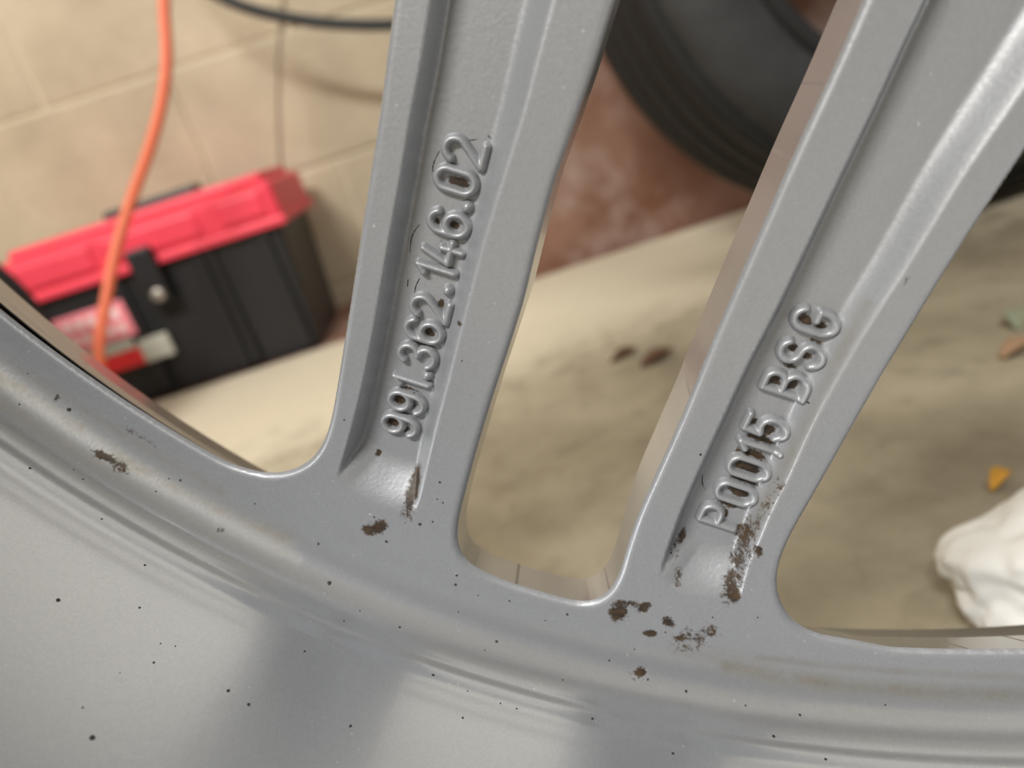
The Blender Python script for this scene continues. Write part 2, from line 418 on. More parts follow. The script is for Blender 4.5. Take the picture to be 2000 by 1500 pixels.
def clip_grid(xs, ys, D):
    """marching-squares mesh of the region D < 0: returns 2-D points and polygons"""
    ny, nx = D.shape
    D = np.where(np.abs(D) < 1e-9, -1e-9, D)
    ins = D < 0
    vid = -np.ones((ny, nx), int); vid[ins] = np.arange(ins.sum())
    gx, gy = np.meshgrid(xs, ys)
    pts = [np.stack([gx[ins], gy[ins]], 1)]; nv = int(ins.sum())
    a = ins[:-1, :-1].astype(int)+ins[:-1, 1:]+ins[1:, 1:]+ins[1:, :-1]
    jf, if_ = np.where(a == 4)
    quads = np.stack([vid[jf, if_], vid[jf, if_+1], vid[jf+1, if_+1], vid[jf+1, if_]], 1)
    jm, im = np.where((a > 0) & (a < 4))
    ev = {}; extra = []; polys = []
    def ecut(p, q):
        nonlocal nv
        k = (p, q) if p < q else (q, p)
        if k not in ev:
            d1, d2 = D[k[0]], D[k[1]]; t = min(max(d1/(d1-d2), .02), .98)
            extra.append(((1-t)*xs[k[0][1]]+t*xs[k[1][1]], (1-t)*ys[k[0][0]]+t*ys[k[1][0]]))
            ev[k] = nv; nv += 1
        return ev[k]
    for j, i in zip(jm.tolist(), im.tolist()):
        c = [(j, i), (j, i+1), (j+1, i+1), (j+1, i)]; pl = []
        for k in range(4):
            p, q = c[k], c[(k+1) % 4]
            if ins[p]: pl.append(int(vid[p]))
            if ins[p] != ins[q]: pl.append(ecut(p, q))
        if len(pl) >= 3: polys.append(pl)
    if extra: pts.append(np.array(extra))
    return np.vstack(pts), quads, polys, nv-len(extra)
def boundary_edges(quads, polys):
    e = {}
    def add(a, b):
        if (b, a) in e: del e[(b, a)]
        else: e[(a, b)] = 1
    # only cut cells can hold open edges next to windows; quads touching the domain border too
    for p in polys:
        for k in range(len(p)): add(p[k], p[(k+1) % len(p)])
    vs = set(v for p in polys for v in p)
    m = np.isin(quads, list(vs)).any(1)
    for p in quads[m].tolist():
        for k in range(4): add(p[k], p[(k+1) % 4])
    return list(e.keys())
def vnormals(V, quads, polys):
    nrm = np.zeros_like(V)
    if len(quads):
        fn = np.cross(V[quads[:, 2]]-V[quads[:, 0]], V[quads[:, 3]]-V[quads[:, 1]])
        for k in range(4): np.add.at(nrm, quads[:, k], fn)
    for p in polys:
        a = V[p]; f = np.zeros(3)
        for k in range(1, len(p)-1): f += np.cross(a[k]-a[0], a[k+1]-a[0])
        nrm[p] += f
    return nrm/np.maximum(np.linalg.norm(nrm, axis=1), 1e-20)[:, None]

# grime and dusty film on the wheel: (pixel x, y, half length, half width, angle of the long axis, strength)
GRIME = [(1332, 1046, 14, 6, 70, .9), (1318, 1062, 20, 9, 75, .5), (1425, 1125, 30, 16, 70, .75), (1440, 1080, 40, 15, 66, .62), (1452, 1040, 36, 13, 64, .6), (1322, 1110, 14, 9, 80, .5),
         (1480, 1000, 40, 8, 62, .42), (1515, 935, 50, 7, 63, .36), (1430, 1140, 12, 9, 80, .85),
         (813, 945, 36, 11, 78, .9), (808, 975, 26, 13, 80, .5), (820, 918, 24, 8, 75, .4),
         (722, 1035, 13, 9, 150, .95), (741, 1030, 14, 11, 30, 1.0), (730, 1022, 22, 6, 10, .5),
         (1208, 1197, 14, 16, 90, 1.0), (1218, 1180, 24, 8, 0, .8), (1258, 1186, 14, 8, 30, .95), (1240, 1184, 14, 6, 0, .6),
         (1305, 1214, 12, 8, -30, 1.0), (1270, 1236, 6, 12, 90, 1.0), (1360, 1240, 36, 16, 10, .55), (1385, 1236, 22, 12, 20, .55), (1328, 1246, 10, 6, 10, .7), (1345, 1262, 40, 14, 0, .38),
         (1252, 1312, 12, 9, 0, .95), (1250, 1312, 22, 16, 0, .42), (205, 893, 24, 7, -28, .85), (225, 905, 40, 12, -25, .5), (432, 1036, 8, 4, 0, .9), (112, 778, 8, 6, 60, .7), (272, 852, 40, 5, -30, .45),
         (738, 886, 5, 5, 0, .7), (906, 622, 4, 8, 90, .8), (1755, 535, 10, 4, 60, .6), (1475, 1050, 8, 9, 70, .9), (1480, 1060, 6, 4, 60, .8),
         (1412, 1004, 9, 6, 20, .9), (1425, 985, 22, 6, 25, .55), (1445, 962, 20, 7, 25, 1.0), (1453, 940, 24, 7, 25, .85), (1462, 916, 22, 7, 25, 1.0), (1470, 893, 24, 8, 25, .95), (1485, 862, 26, 8, 22, .9), (1503, 842, 11, 7, 25, .8), (1478, 827, 9, 5, 40, .7),
         (1516, 744, 10, 6, 30, .95), (1547, 752, 10, 7, 30, .95), (1553, 682, 12, 6, 40, .75), (1576, 697, 8, 5, 30, .7), (1540, 715, 18, 6, 20, .55), (1575, 628, 12, 8, 10, .75), (1604, 637, 11, 6, 30, .8), (1594, 670, 14, 5, 0, .5), (1395, 985, 16, 5, 40, .5),
         (895, 357, 20, 6, 20, .9), (886, 440, 9, 5, 20, .85), (852, 434, 6, 5, 10, .7), (862, 480, 8, 7, 60, .6), (868, 508, 12, 6, 20, .45), (835, 652, 11, 6, 20, .85), (820, 672, 18, 5, 10, .55), (802, 765, 16, 5, 10, .55), (779, 783, 12, 6, 20, .95), (806, 792, 8, 6, 30, .6), (765, 829, 12, 6, 20, .95), (788, 838, 10, 5, 30, .6), (790, 812, 22, 5, 10, .55), (860, 595, 6, 6, 0, .7), (908, 415, 6, 5, 0, .6)]
FILM = [([(0, 735), (120, 815), (230, 890), (330, 950), (450, 1010), (560, 1055)], 24, .8), ([(0, 700), (160, 800), (300, 885), (430, 960)], 16, .45),
        ([(420, 1022), (520, 1065), (580, 1090)], 14, .6), ([(1420, 1300), (1560, 1330), (1750, 1350), (2000, 1360)], 22, .75), ([(1480, 1285), (1700, 1310), (2000, 1325)], 12, .5),
        ([(1560, 1380), (1800, 1395), (2000, 1400)], 10, .4), ([(1700, 600), (1610, 770), (1520, 950), (1470, 1050)], 10, .5), ([(1330, 1270), (1440, 1290), (1500, 1300)], 25, .35)]
GR2 = []
for (x, y, a, b_, ang, st) in GRIME:
    zf = zfloor((x, y))
    if zf < 0 and y < 1008 and a < 30 and ang < 60: ang = -21; st = min(st*1.45, 1.35); b_ *= 1.2
    c, ax, bx = unroll([(x, y)], zf)[0], np.array([math.cos(math.radians(ang)), -math.sin(math.radians(ang))]), np.array([math.sin(math.radians(ang)), math.cos(math.radians(ang))])
    U = (unroll([np.array((x, y))+ax], zf)[0]-c)*a; V_ = (unroll([np.array((x, y))+bx], zf)[0]-c)*b_
    GR2.append((c, np.linalg.inv(np.stack([U, V_], 1)), st, max(np.linalg.norm(U), np.linalg.norm(V_))*2.1))
FI2 = [(chaikin(unroll(p)), wpx*.085e-3, st) for p, wpx, st in FILM]
def dirt_at(Q):
    d = np.zeros(len(Q))
    for c, Mi, st, rad in GR2:
        k = np.where((np.abs(Q-c) < rad).all(1))[0]
        if len(k):
            g = (Q[k]-c)@Mi.T; d[k] = np.maximum(d[k], st*np.exp(-.5*(g**2).sum(1)**1.5))
    return d
def film_at(Q):
    d = np.zeros(len(Q))
    for P, wd, st in FI2: d = np.maximum(d, st*np.exp(-(seg_dist(Q, P)/wd)**2))
    return d
def build_mesh(name, V, quads, polys, normals=None, attrs=None, mat=M_SILVER):
    used = np.zeros(len(V), bool)
    if len(quads): used[np.unique(quads)] = True
    for p in polys: used[p] = True
    remap = -np.ones(len(V), int); remap[used] = np.arange(used.sum())
    Vn = V[used]
    loops = []; starts = []; tot = []
    if len(quads):
        q = remap[quads]; loops.append(q.ravel())
    npoly = len(quads)+len(polys)
    sizes = np.concatenate([np.full(len(quads), 4, int), np.array([len(p) for p in polys], int)]) if npoly else np.zeros(0, int)
    if polys: loops.append(remap[np.concatenate([np.array(p, int) for p in polys])])
    loops = np.concatenate(loops)
    me = bpy.data.meshes.new(name)
    me.vertices.add(len(Vn)); me.vertices.foreach_set('co', Vn.astype(np.float32).ravel())
    me.loops.add(len(loops)); me.loops.foreach_set('vertex_index', loops.astype(np.int32))
    me.polygons.add(npoly)
    st = np.concatenate([[0], np.cumsum(sizes)[:-1]])
    me.polygons.foreach_set('loop_start', st.astype(np.int32))
    me.polygons.foreach_set('use_smooth', [True]*npoly)
    me.update(calc_edges=True); me.validate()
    for k, arr in (attrs or {}).items():
        a = me.attributes.new(k, 'FLOAT', 'POINT'); a.data.foreach_set('value', arr[used].astype(np.float32))
    me.materials.append(mat)
    if normals is not None: me.normals_split_custom_set_from_vertices(normals[used].astype(float).tolist())
    return me

S_IN, S_OUT = .072, .266
T_SP = .018
def sill_shift(Q):
    s = np.hypot(Q[:, 0], Q[:, 1]); t = np.arctan2(Q[:, 0], -Q[:, 1])-TCEN
    dt = np.degrees(t)
    s0 = .0078+np.where(dt < 0, .0075, .0042)*sstep((np.abs(dt)-5)/6)
    return s0*sstep((s-.208)/.027)*np.clip(1-(s-R_SILL)/.029, 0, 1)
def sector(step, fine):
    """one fifth of the wheel: returns vertex data for spokes / flange"""
    pts = frompolar(np.array([S_IN, S_OUT, S_IN, S_OUT, S_OUT, S_OUT, S_OUT]), TCEN+np.radians([-36, -36, 36, 36, 0, -18, 18]))
    xs = np.arange(pts[:, 0].min()-step*2, pts[:, 0].max()+step*3, step); ys = np.arange(pts[:, 1].min()-step*2, pts[:, 1].max()+step*3, step)
    gx, gy = np.meshgrid(xs, ys); Q = np.stack([gx.ravel(), gy.ravel()], 1)
    s = np.hypot(Q[:, 0], Q[:, 1]); t = np.arctan2(Q[:, 0], -Q[:, 1])-TCEN
    dom = np.maximum(np.maximum(S_IN-s, s-S_OUT), (np.abs(t)-math.radians(36))*s)
    near = dom < step*3
    dw = np.full(len(Q), -1.); dw[near] = solid_sd(Q[near])
    D = np.maximum(dom, dw).reshape(gx.shape)
    P2, quads, polys, n_in = clip_grid(xs, ys, D)
    dsol = -solid_sd(P2)
    s2 = np.hypot(P2[:, 0], P2[:, 1]); t2 = np.arctan2(P2[:, 0], -P2[:, 1])-TCEN
    h = relief(P2, np.maximum(dsol, 0))
    V = place(P2, h)
    nr = vnormals(V, quads, polys)
    trn = sstep((s2-.2365)/.010)
    att = dict(turned=trn, dirt=dirt_at(P2) if fine else np.zeros(len(P2)), film=film_at(P2) if fine else np.zeros(len(P2)))
    # walls and front side
    sh = sill_shift(P2); c = P2/s2[:, None]; rb = prof(s2)[0]+sh
    B = np.stack([c[:, 0]*rb, c[:, 1]*rb, np.full(len(P2), -T_SP)], 1)
    be = [(a, b) for a, b in boundary_edges(quads, polys) if max(abs(dsol[a]), abs(dsol[b])) < step*1.3]
    # which part a face belongs to
    def part(cx):
        ss = np.hypot(cx[:, 0], cx[:, 1]); tt = np.arctan2(cx[:, 0], -cx[:, 1])-TCEN
        return np.where(ss > .2372, 0, np.where(ss < .080, 3, np.where(tt < 0, 1, 2)))
    qp = part(P2[quads].mean(1)); pp = part(np.array([P2[p].mean(0) for p in polys])) if polys else np.zeros(0, int)
    ep = part(np.array([P2[list(e)].mean(0) for e in be])) if be else np.zeros(0, int)
    nV = len(V)
    out = {}
    for k in range(4):
        q = quads[qp == k]; pl = [p for p, x in zip(polys, pp) if x == k]
        ee = [e for e, x in zip(be, ep) if x == k]
        out[k] = (q, pl, ee)
    VV = np.vstack([V, B, V, B]); wall0 = 2*nV
    wn = np.zeros((nV, 3))
    for a, b in be:
        n_ = np.cross(V[b]-V[a], B[a]-V[a]); n_ = n_/(np.linalg.norm(n_)+1e-20); wn[a] -= n_; wn[b] -= n_
    wn /= np.maximum(np.linalg.norm(wn, axis=1), 1e-20)[:, None]
    # orientation: walls face away from the solid (towards the window)
    NN = np.vstack([nr, np.tile([[0, 0, -1.]], (nV, 1)), wn, wn])
    AT = {k: np.concatenate([v, v*0, v*.0, v*0]) for k, v in att.items()}
    AT['turned'] = np.concatenate([trn, trn, trn*0+.72, trn*0+.72])
    res = {}
    for k, (q, pl, ee) in out.items():
        wq = np.array([(wall0+b, wall0+a, wall0+nV+a, wall0+nV+b) for a, b in ee], int).reshape(-1, 4)
        Q4 = np.vstack([q, q[:, ::-1]+nV, wq]); PL = pl+[[i+nV for i in p[::-1]] for p in pl]
        res[k] = (VV, Q4, PL, NN, AT)
    return res

wheel = empty('alloy_wheel')
mw = np.eye(4); mw[:3, :3] = WW; mw[:3, 3] = CW
wheel.matrix_world = Matrix(mw.tolist())
tag(wheel, 'silver painted alloy wheel seen from its grimy back, twin spokes with cast numbers', 'wheel')
fine = sector(.00042, True); coarse = sector(.0019, False)
SPOKE = {}
for k in (1, 2):
    V, q, p, n, a = fine[k]
    SPOKE[k] = link('spoke', build_mesh('spoke', V, q, p, n, a), None, wheel)
tag(SPOKE[1], 'spoke with the long cast part number'); tag(SPOKE[2], 'spoke with the cast letters')
cm = {k: build_mesh('spoke', *coarse[k]) for k in (1, 2)}
for j in range(1, 5):
    for k in (1, 2):
        o = link('spoke', cm[k], None, wheel); o.rotation_euler = (0, 0, j*P72)
# hub
hv, hq = [], []
pr = [(.036, -.020), (.036, .006), (.040, .012), (.058, .012), (.066, .006), (.0725, .0), (.081, -.0005), (.081, -.0175), (.0725, -.018), (.05, -.024), (.036, -.020)]
ns = 120
for i in range(ns):
    a = 2*math.pi*i/ns
    for r, z in pr: hv.append((r*math.cos(a), r*math.sin(a), z))
for i in range(ns):
    for k in range(len(pr)-1):
        a0 = i*len(pr)+k; b0 = ((i+1) % ns)*len(pr)+k; hq.append((a0, b0, b0+1, a0+1))
link('hub', mesh('hub', hv, hq), M_SILVER, wheel, smooth=False)
# barrel: fine flange in view + coarse flange elsewhere + revolved tube
parts = [fine[0]]
for j in range(1, 5):
    V, q, p, n, a = coarse[0]
    c, s_ = math.cos(j*P72), math.sin(j*P72); Rz = np.array([[c, -s_, 0], [s_, c, 0], [0, 0, 1]])
    parts.append((V@Rz.T, q, p, n@Rz.T, a))
# tube: dense angular steps in view
th = np.unique(np.concatenate([TCEN+np.radians(np.linspace(-36, 36, 421)), TCEN+np.radians(np.linspace(36, 324, 241))]))[:-1]
smax = S_C+(Z_BACK-RF)/math.cos(BETA)
ss = np.concatenate([np.linspace(S_OUT, S_OUT+.05, 90), np.linspace(S_OUT+.05, smax, 70)[1:]])
TT, S2 = np.meshgrid(th, ss); Qb = frompolar(S2.ravel(), TT.ravel())
Vb = place(Qb, ridge(S2.ravel()))
nt_, ns_ = len(th), len(ss)
ii, jj = np.meshgrid(np.arange(nt_), np.arange(ns_-1)); i2 = (ii+1) % nt_
qb = np.stack([jj*nt_+ii, jj*nt_+i2, (jj+1)*nt_+i2, (jj+1)*nt_+ii], -1).reshape(-1, 4)
nb = vnormals(Vb, qb, [])
# analytic normals (inward)
_, _, nr0, nz0 = prof(S2.ravel())
if (nb[:, 0]*Vb[:, 0]+nb[:, 1]*Vb[:, 1]).mean() > 0: qb = qb[:, ::-1]; nb = -nb
parts.append((Vb, qb, [], nb, dict(dirt=dirt_at(Qb), film=film_at(Qb), turned=np.ones(len(Qb)))))
# outer side and lips of the rim, coarse revolve
rb = float(prof(np.array([smax]))[0][0])
po = [(rb, Z_BACK), (rb+.002, Z_BACK+.004), (rb+.006, Z_BACK+.004), (.2655, Z_BACK-.004), (.262, Z_BACK-.016), (.2605, .10), (.2575, .02), (.2590, -.020), (.2650, -.030), (.2650, -.036), (.2610, -.037), (.2585, -.030), (.2545, -.022), (.2500, -.0182), (.2490, -.018)]
nth = 240
ov = np.array([(r*math.cos(2*math.pi*i/nth), r*math.sin(2*math.pi*i/nth), z) for i in range(nth) for r, z in po])
oq = np.array([(i*len(po)+k, i*len(po)+k+1, ((i+1) % nth)*len(po)+k+1, ((i+1) % nth)*len(po)+k) for i in range(nth) for k in range(len(po)-1)])
on = vnormals(ov, oq, [])
if (on[5::len(po)]*ov[5::len(po)])[:, :2].sum() < 0: oq = oq[:, ::-1]; on = -on
zz = np.zeros(len(ov)); parts.append((ov, oq, [], on, dict(dirt=zz, film=zz, turned=zz+1)))
off = 0; VA, QA, PA, NA, DA, FA, GA = [], [], [], [], [], [], []
for V, q, p, n, a in parts:
    VA.append(V); QA.append(q+off); PA += [[i+off for i in x] for x in p]; NA.append(n); DA.append(a['dirt']); FA.append(a['film']); GA.append(a['turned']); off += len(V)
barrel = link('barrel', build_mesh('barrel', np.vstack(VA), np.vstack(QA), PA, np.vstack(NA), dict(dirt=np.concatenate(DA), film=np.concatenate(FA), turned=np.concatenate(GA))), None, wheel)

# a lathe for tyres
def lathe(name, pr, mat, parent=None, n=96, closed=True):
    k = len(pr)
    v = [(r*math.cos(2*math.pi*i/n), r*math.sin(2*math.pi*i/n), z) for i in range(n) for r, z in pr]
    kk = k if closed else k-1
    f = [(i*k+j, ((i+1) % n)*k+j, ((i+1) % n)*k+(j+1) % k, i*k+(j+1) % k) for i in range(n) for j in range(kk)]
    return link(name, mesh(name, v, f), mat, parent)
def tyre_profile(rb_, ro, z0, z1):
    zc, hw = (z0+z1)/2, (z1-z0)/2
    p = [(rb_, -.86), (rb_+.012, -.90), (rb_+.03, -.985), (rb_+(ro-rb_)*.5, -1.0), (ro-.022, -.95), (ro-.008, -.86), (ro-.001, -.74), (ro, -.4), (ro, .4), (ro-.001, .74), (ro-.008, .86), (ro-.022, .95), (rb_+(ro-rb_)*.5, 1.0), (rb_+.03, .985), (rb_+.012, .90), (rb_, .86), (rb_+.012, .80), (ro-.03, .82), (ro-.014, .5), (ro-.014, -.5), (ro-.03, -.82), (rb_+.012, -.80)]
    return [(r, zc+hw*z) for r, z in p]
lathe('tyre', tyre_profile(.2665, R_TYRE, -.046, .196), M_TYRE, wheel, 160)

# ------------------------------------------------------------------ cast characters
def arc(cx, cy, rx, ry, a0, a1, n=14):
    return [(cx+rx*math.cos(math.radians(a0+(a1-a0)*i/n)), cy+ry*math.sin(math.radians(a0+(a1-a0)*i/n))) for i in range(n+1)]
G6 = [arc(.27, .29, .27, .29, 0, 360, 22), [(0, .29), (0, .66)]+arc(.27, .70, .27, .30, 180, 25)]
GL = {
    '0': ([arc(.26, .74, .26, .26, 0, 180)+arc(.26, .26, .26, .26, 180, 360)+[(.52, .74)]], .52),
    '1': ([[(.02, .80), (.22, 1), (.22, 0)]], .30),
    '2': ([arc(.27, .73, .27, .27, 165, -35)+[(0.0, 0), (.55, 0)]], .55),
    '3': ([arc(.25, .745, .25, .255, 160, -90), arc(.25, .245, .28, .245, 90, -160)], .53),
    '4': ([[(.22, 1), (0, .28), (.58, .28)], [(.38, .52), (.38, 0)]], .58),
    '5': ([[(.50, 1), (.06, 1), (.03, .56)]+arc(.25, .31, .28, .31, 120, -150)], .53),
    '6': (G6, .54),
    '9': ([[(.54-x, 1-y) for x, y in p] for p in G6], .54),
    '.': ([[(.0, .02), (.02, .02)]], .04),
    'P': ([[(0, 0), (0, 1), (.26, 1)]+arc(.28, .74, .24, .26, 90, -90)+[(0, .48)]], .52),
    'B': ([[(0, 0), (0, 1), (.28, 1)]+arc(.28, .76, .22, .24, 90, -90)+[(0, .52)], [(.28, .52)]+arc(.28, .26, .28, .26, 90, -90)+[(0, 0)]], .56),
    'S': ([arc(.26, .75, .26, .25, 25, 270)+arc(.26, .25, .28, .25, 88, -155)], .54),
    'G': ([arc(.27, .70, .27, .30, 25, 180)+arc(.27, .28, .27, .28, 180, 360)+[(.54, .46), (.30, .46)]], .54)}
SPOKE_AXIS = {}
def cast_char(ch, px, axis, hgt, spoke):
    strokes, wdt = GL[ch]
    a = axis/np.linalg.norm(axis); b = np.array([-a[1], a[0]])
    c = unroll([px], -DEP+.0006)[0]
    yc = .5 if ch != '.' else .02
    segs = [np.array(p, float) for p in strokes]
    segs = [c+((p[:, :1]-wdt/2)*hgt*.96)*a+((p[:, 1:]-yc)*hgt)*b for p in segs]
    lo = np.min([p.min(0) for p in segs], 0)-.0022; hi = np.max([p.max(0) for p in segs], 0)+.0022
    st = .00016
    xs = np.arange(lo[0], hi[0], st); ys = np.arange(lo[1], hi[1], st); gx, gy = np.meshgrid(xs, ys); Q = np.stack([gx.ravel(), gy.ravel()], 1)
    def dist(q): return np.min([seg_dist(q, p) for p in segs], 0)
    rb_ = .00092 if ch != '.' else .0012
    D = (dist(Q)-rb_).reshape(gx.shape)
    P2, q, p, _ = clip_grid(xs, ys, D)
    d = np.clip(dist(P2)/rb_, 0, 1)
    h = .00165*(1-d**2.0)**.8-.0002
    V = place(P2, relief(P2, np.full(len(P2), 1.))+h)
    nr = vnormals(V, q, p)
    dt = dirt_at(P2)*np.clip(d*1.3-.55, 0, 1)*.8
    me = build_mesh('cast_character', V, q, p, nr, dict(dirt=dt, film=np.zeros(len(P2))))
    o = link('cast_digit' if ch.isdigit() else ('cast_dot' if ch == '.' else 'cast_letter'), me, None, spoke)
    return o
T1 = [('9', 781, 830), ('9', 794, 786), ('1', 803, 747), ('.', 835, 733), ('3', 815, 694), ('6', 828, 646), ('2', 840, 602), ('.', 875, 567), ('1', 851, 529), ('4', 864, 490), ('6', 876, 436), ('.', 913, 404), ('0', 890, 353), ('2', 907, 296)]
ax1 = unroll([(906, 300)], -DEP)[0]-unroll([(779, 832)], -DEP)[0]
for ch, x, y in T1: cast_char(ch, (x, y), ax1, .0066, SPOKE[1])
T2 = [('P', 1406, 1008), ('0', 1436, 963), ('0', 1460, 914), ('1', 1480, 875), ('5', 1495, 833), ('B', 1534, 748), ('S', 1563, 690), ('G', 1591, 628)]
ax2 = unroll([(1590, 630)], -DEP)[0]-unroll([(1405, 1010)], -DEP)[0]
for ch, x, y in T2: cast_char(ch, (x, y), ax2, .0068, SPOKE[2])

# ------------------------------------------------------------------ grime specks stuck on the wheel (uncountable, one object)
SPK = [(643, 1139, 6), (487, 1372, 5), (284, 1101, 4), (115, 1168, 6), (274, 1183, 4), (302, 1290, 5), (181, 1437, 9), (596, 1269, 4), (447, 1345, 5), (686, 1414, 5), (847, 1316, 4), (914, 1348, 3), (970, 1253, 5), (781, 1225, 4), (703, 1193, 3), (672, 1213, 3), (892, 1124, 5), (890, 1142, 4), (934, 1163, 3), (995, 1174, 3), (1099, 1328, 3), (1158, 1401, 5), (1511, 1438, 6), (1315, 1469, 4), (1613, 1480, 4), (1562, 1396, 4), (1729, 1377, 3), (1065, 1212, 3), (1108, 1200, 4), (820, 1024, 5), (845, 1019, 3), (859, 942, 4), (854, 975, 3), (865, 982, 3), (755, 1058, 4), (731, 1010, 3), (622, 1062, 4), (498, 984, 3), (352, 938, 4), (330, 935, 3), (305, 960, 3), (60, 912, 4), (144, 917, 3), (162, 936, 3), (135, 800, 6), (38, 790, 4), (200, 1011, 4), (54, 730, 3), (672, 820, 3), (1368, 888, 4), (1480, 1206, 3), (1190, 1290, 4), (1239, 1268, 3), (1340, 1350, 4), (1265, 1327, 4), (1300, 1235, 4), (1145, 930, 0), (902, 705, 3), (600, 780, 0), (1575, 780, 3), (895, 1195, 3), (947, 1270, 3), (978, 1372, 3), (905, 1398, 3), (315, 1253, 3), (344, 1258, 3), (163, 1378, 4), (236, 1310, 3), (1456, 1378, 3), (1010, 1382, 3), (1392, 1206, 3), (1310, 1070, 3)]
bm = bmesh.new()
for x, y, rp in SPK:
    if rp <= 0: continue
    zf = zfloor((x, y)); c = unroll([(x, y)], zf)[0]; e = np.linalg.norm(unroll([(x+1, y)], zf)[0]-c)
    r = rp*e*random.uniform(.55, .85)
    ring = []
    for kk, (f_, hh) in enumerate(((1, -.05), (.75, .28), (.35, .42))):
        rr_ = []
        for i in range(9):
            a = 2*math.pi*i/9; j = random.uniform(.7, 1.15) if kk == 0 else 1
            q = np.array([c+np.array([math.cos(a), math.sin(a)])*r*f_*j])
            rr_.append(bm.verts.new(place(q, relief(q, np.full(1, 1.))+hh*r*.5)[0]))
        ring.append(rr_)
    for k in range(2):
        for i in range(9): bm.faces.new((ring[k][i], ring[k][(i+1) % 9], ring[k+1][(i+1) % 9], ring[k+1][i]))
    bm.faces.new(ring[2])
for ln in ([(859, 294), (850, 310), (844, 328), (848, 347)], [(820, 438), (808, 453), (802, 470), (801, 494)], [(820, 543), (812, 558), (809, 575)], [(891, 272), (912, 275), (933, 272)], [(952, 264), (960, 271)], [(875, 528), (872, 515)], [(797, 545), (796, 560)], [(1372, 925), (1371, 945), (1378, 958)]):
    P_ = chaikin(unroll(ln, -DEP), 2); T_ = np.gradient(P_, axis=0); T_ /= np.linalg.norm(T_, axis=1)[:, None]; Nn = np.stack([-T_[:, 1], T_[:, 0]], 1)
    wv = .00009*np.sin(np.linspace(.3, math.pi-.3, len(P_)))[:, None]*(1+.5*rng.uniform(-1, 1, (len(P_), 1)))
    rows = []
    for q in (P_-Nn*wv, P_, P_+Nn*wv): rows.append([bm.verts.new(v_) for v_ in place(q, relief(q, np.full(len(q), 1.))+(.00005 if q is P_ else .00002))])
    for k in range(2):
        for i in range(len(P_)-1): bm.faces.new((rows[k][i], rows[k][i+1], rows[k+1][i+1], rows[k+1][i]))
me = bpy.data.meshes.new('grime_specks'); bm.to_mesh(me); bm.free()
tag(link('grime_specks', me, M_SPECK, wheel), kind='stuff')

# ------------------------------------------------------------------ tubes
def tube(name, pts, rad, mat, parent=None, sm=3, seg=10):
    P = np.asarray(pts, float)
    for _ in range(sm):
        Q = np.empty((2*len(P)-2, 3)); Q[0::2] = .75*P[:-1]+.25*P[1:]; Q[1::2] = .25*P[:-1]+.75*P[1:]
        P = np.vstack([P[:1], Q, P[-1:]])
    T = np.gradient(P, axis=0); T /= np.linalg.norm(T, axis=1)[:, None]
    ref = np.array([0, 1., 0]); v, f = [], []
    for i, (p, t) in enumerate(zip(P, T)):
        b = np.cross(t, ref); b /= np.linalg.norm(b)+1e-12; n = np.cross(b, t)
        for k in range(seg):
            a = 2*math.pi*k/seg; v.append(p+rad*(math.cos(a)*b+math.sin(a)*n))
    for i in range(len(P)-1):
        for k in range(seg): f.append((i*seg+k, i*seg+(k+1) % seg, (i+1)*seg+(k+1) % seg, (i+1)*seg+k))
    f.append(tuple(range(seg-1, -1, -1))); f.append(tuple(range((len(P)-1)*seg, len(P)*seg)))
    return link(name, mesh(name, v, f), mat, parent)
def px_path(pts):
    return [at_y([(x, y)], Y)[0] for x, y, Y in pts]
pc = px_path([(300, -260, .98), (322, -80, .97), (320, 20, .96), (328, 110, .95), (318, 200, .94), (290, 300, .93), (252, 400, .92), (222, 500, .90), (205, 600, .88), (185, 720, .86)])
pc += [np.array([pc[-1][0]+.012, .835, .02]), np.array([pc[-1][0]+.02, .76, .007]), np.array([pc[-1][0]+.0, .62, .007]), np.array([pc[-1][0]-.15, .45, .007])]
pc = [np.array([pc[0][0]-.01, pc[0][1]+.02, 2.49]), np.array([pc[0][0]-.01, pc[0][1]+.02, 1.6]), np.array([pc[0][0]-.005, pc[0][1]+.01, 1.0])]+pc
tag(tube('extension_cord', pc, .0066, M_ORANGE), 'orange cord hanging down in front of the red lidded toolbox', 'cord')
ph = px_path([(250, -180, 1.15), (345, -60, 1.15), (440, 2, 1.15), (530, 30, 1.15), (640, 47, 1.15), (770, 50, 1.15), (830, 40, 1.15)])
ph = [np.array([ph[0][0]-.10, 1.27, 2.49]), np.array([ph[0][0]-.09, 1.25, 1.5]), np.array([ph[0][0]-.05, 1.19, .85])]+ph+[ph[-1]+np.array([.035, .02, .05]), np.array([.0, 1.20, .75]), np.array([-.01, 1.26, 1.3]), np.array([-.01, 1.27, 2.49])]
tag(tube('hose', ph, .008, M_HOSE), 'black hose sagging across the top of the beige block wall', 'hose')
pw = [np.array([-.13, YW-.004, 2.49]), np.array([-.13, YW-.004, 1.2])]+px_path([(560, -60, YW-.004), (543, 60, YW-.004), (540, 180, YW-.004), (542, 260, YW-.004), (548, 345, YW-.004)])
tag(tube('wall_line', pw, .002, M_LINE), 'thin tan line running down the beige blocks behind the toolbox', 'line')  # thin tan tube laid along a faint line on the blocks

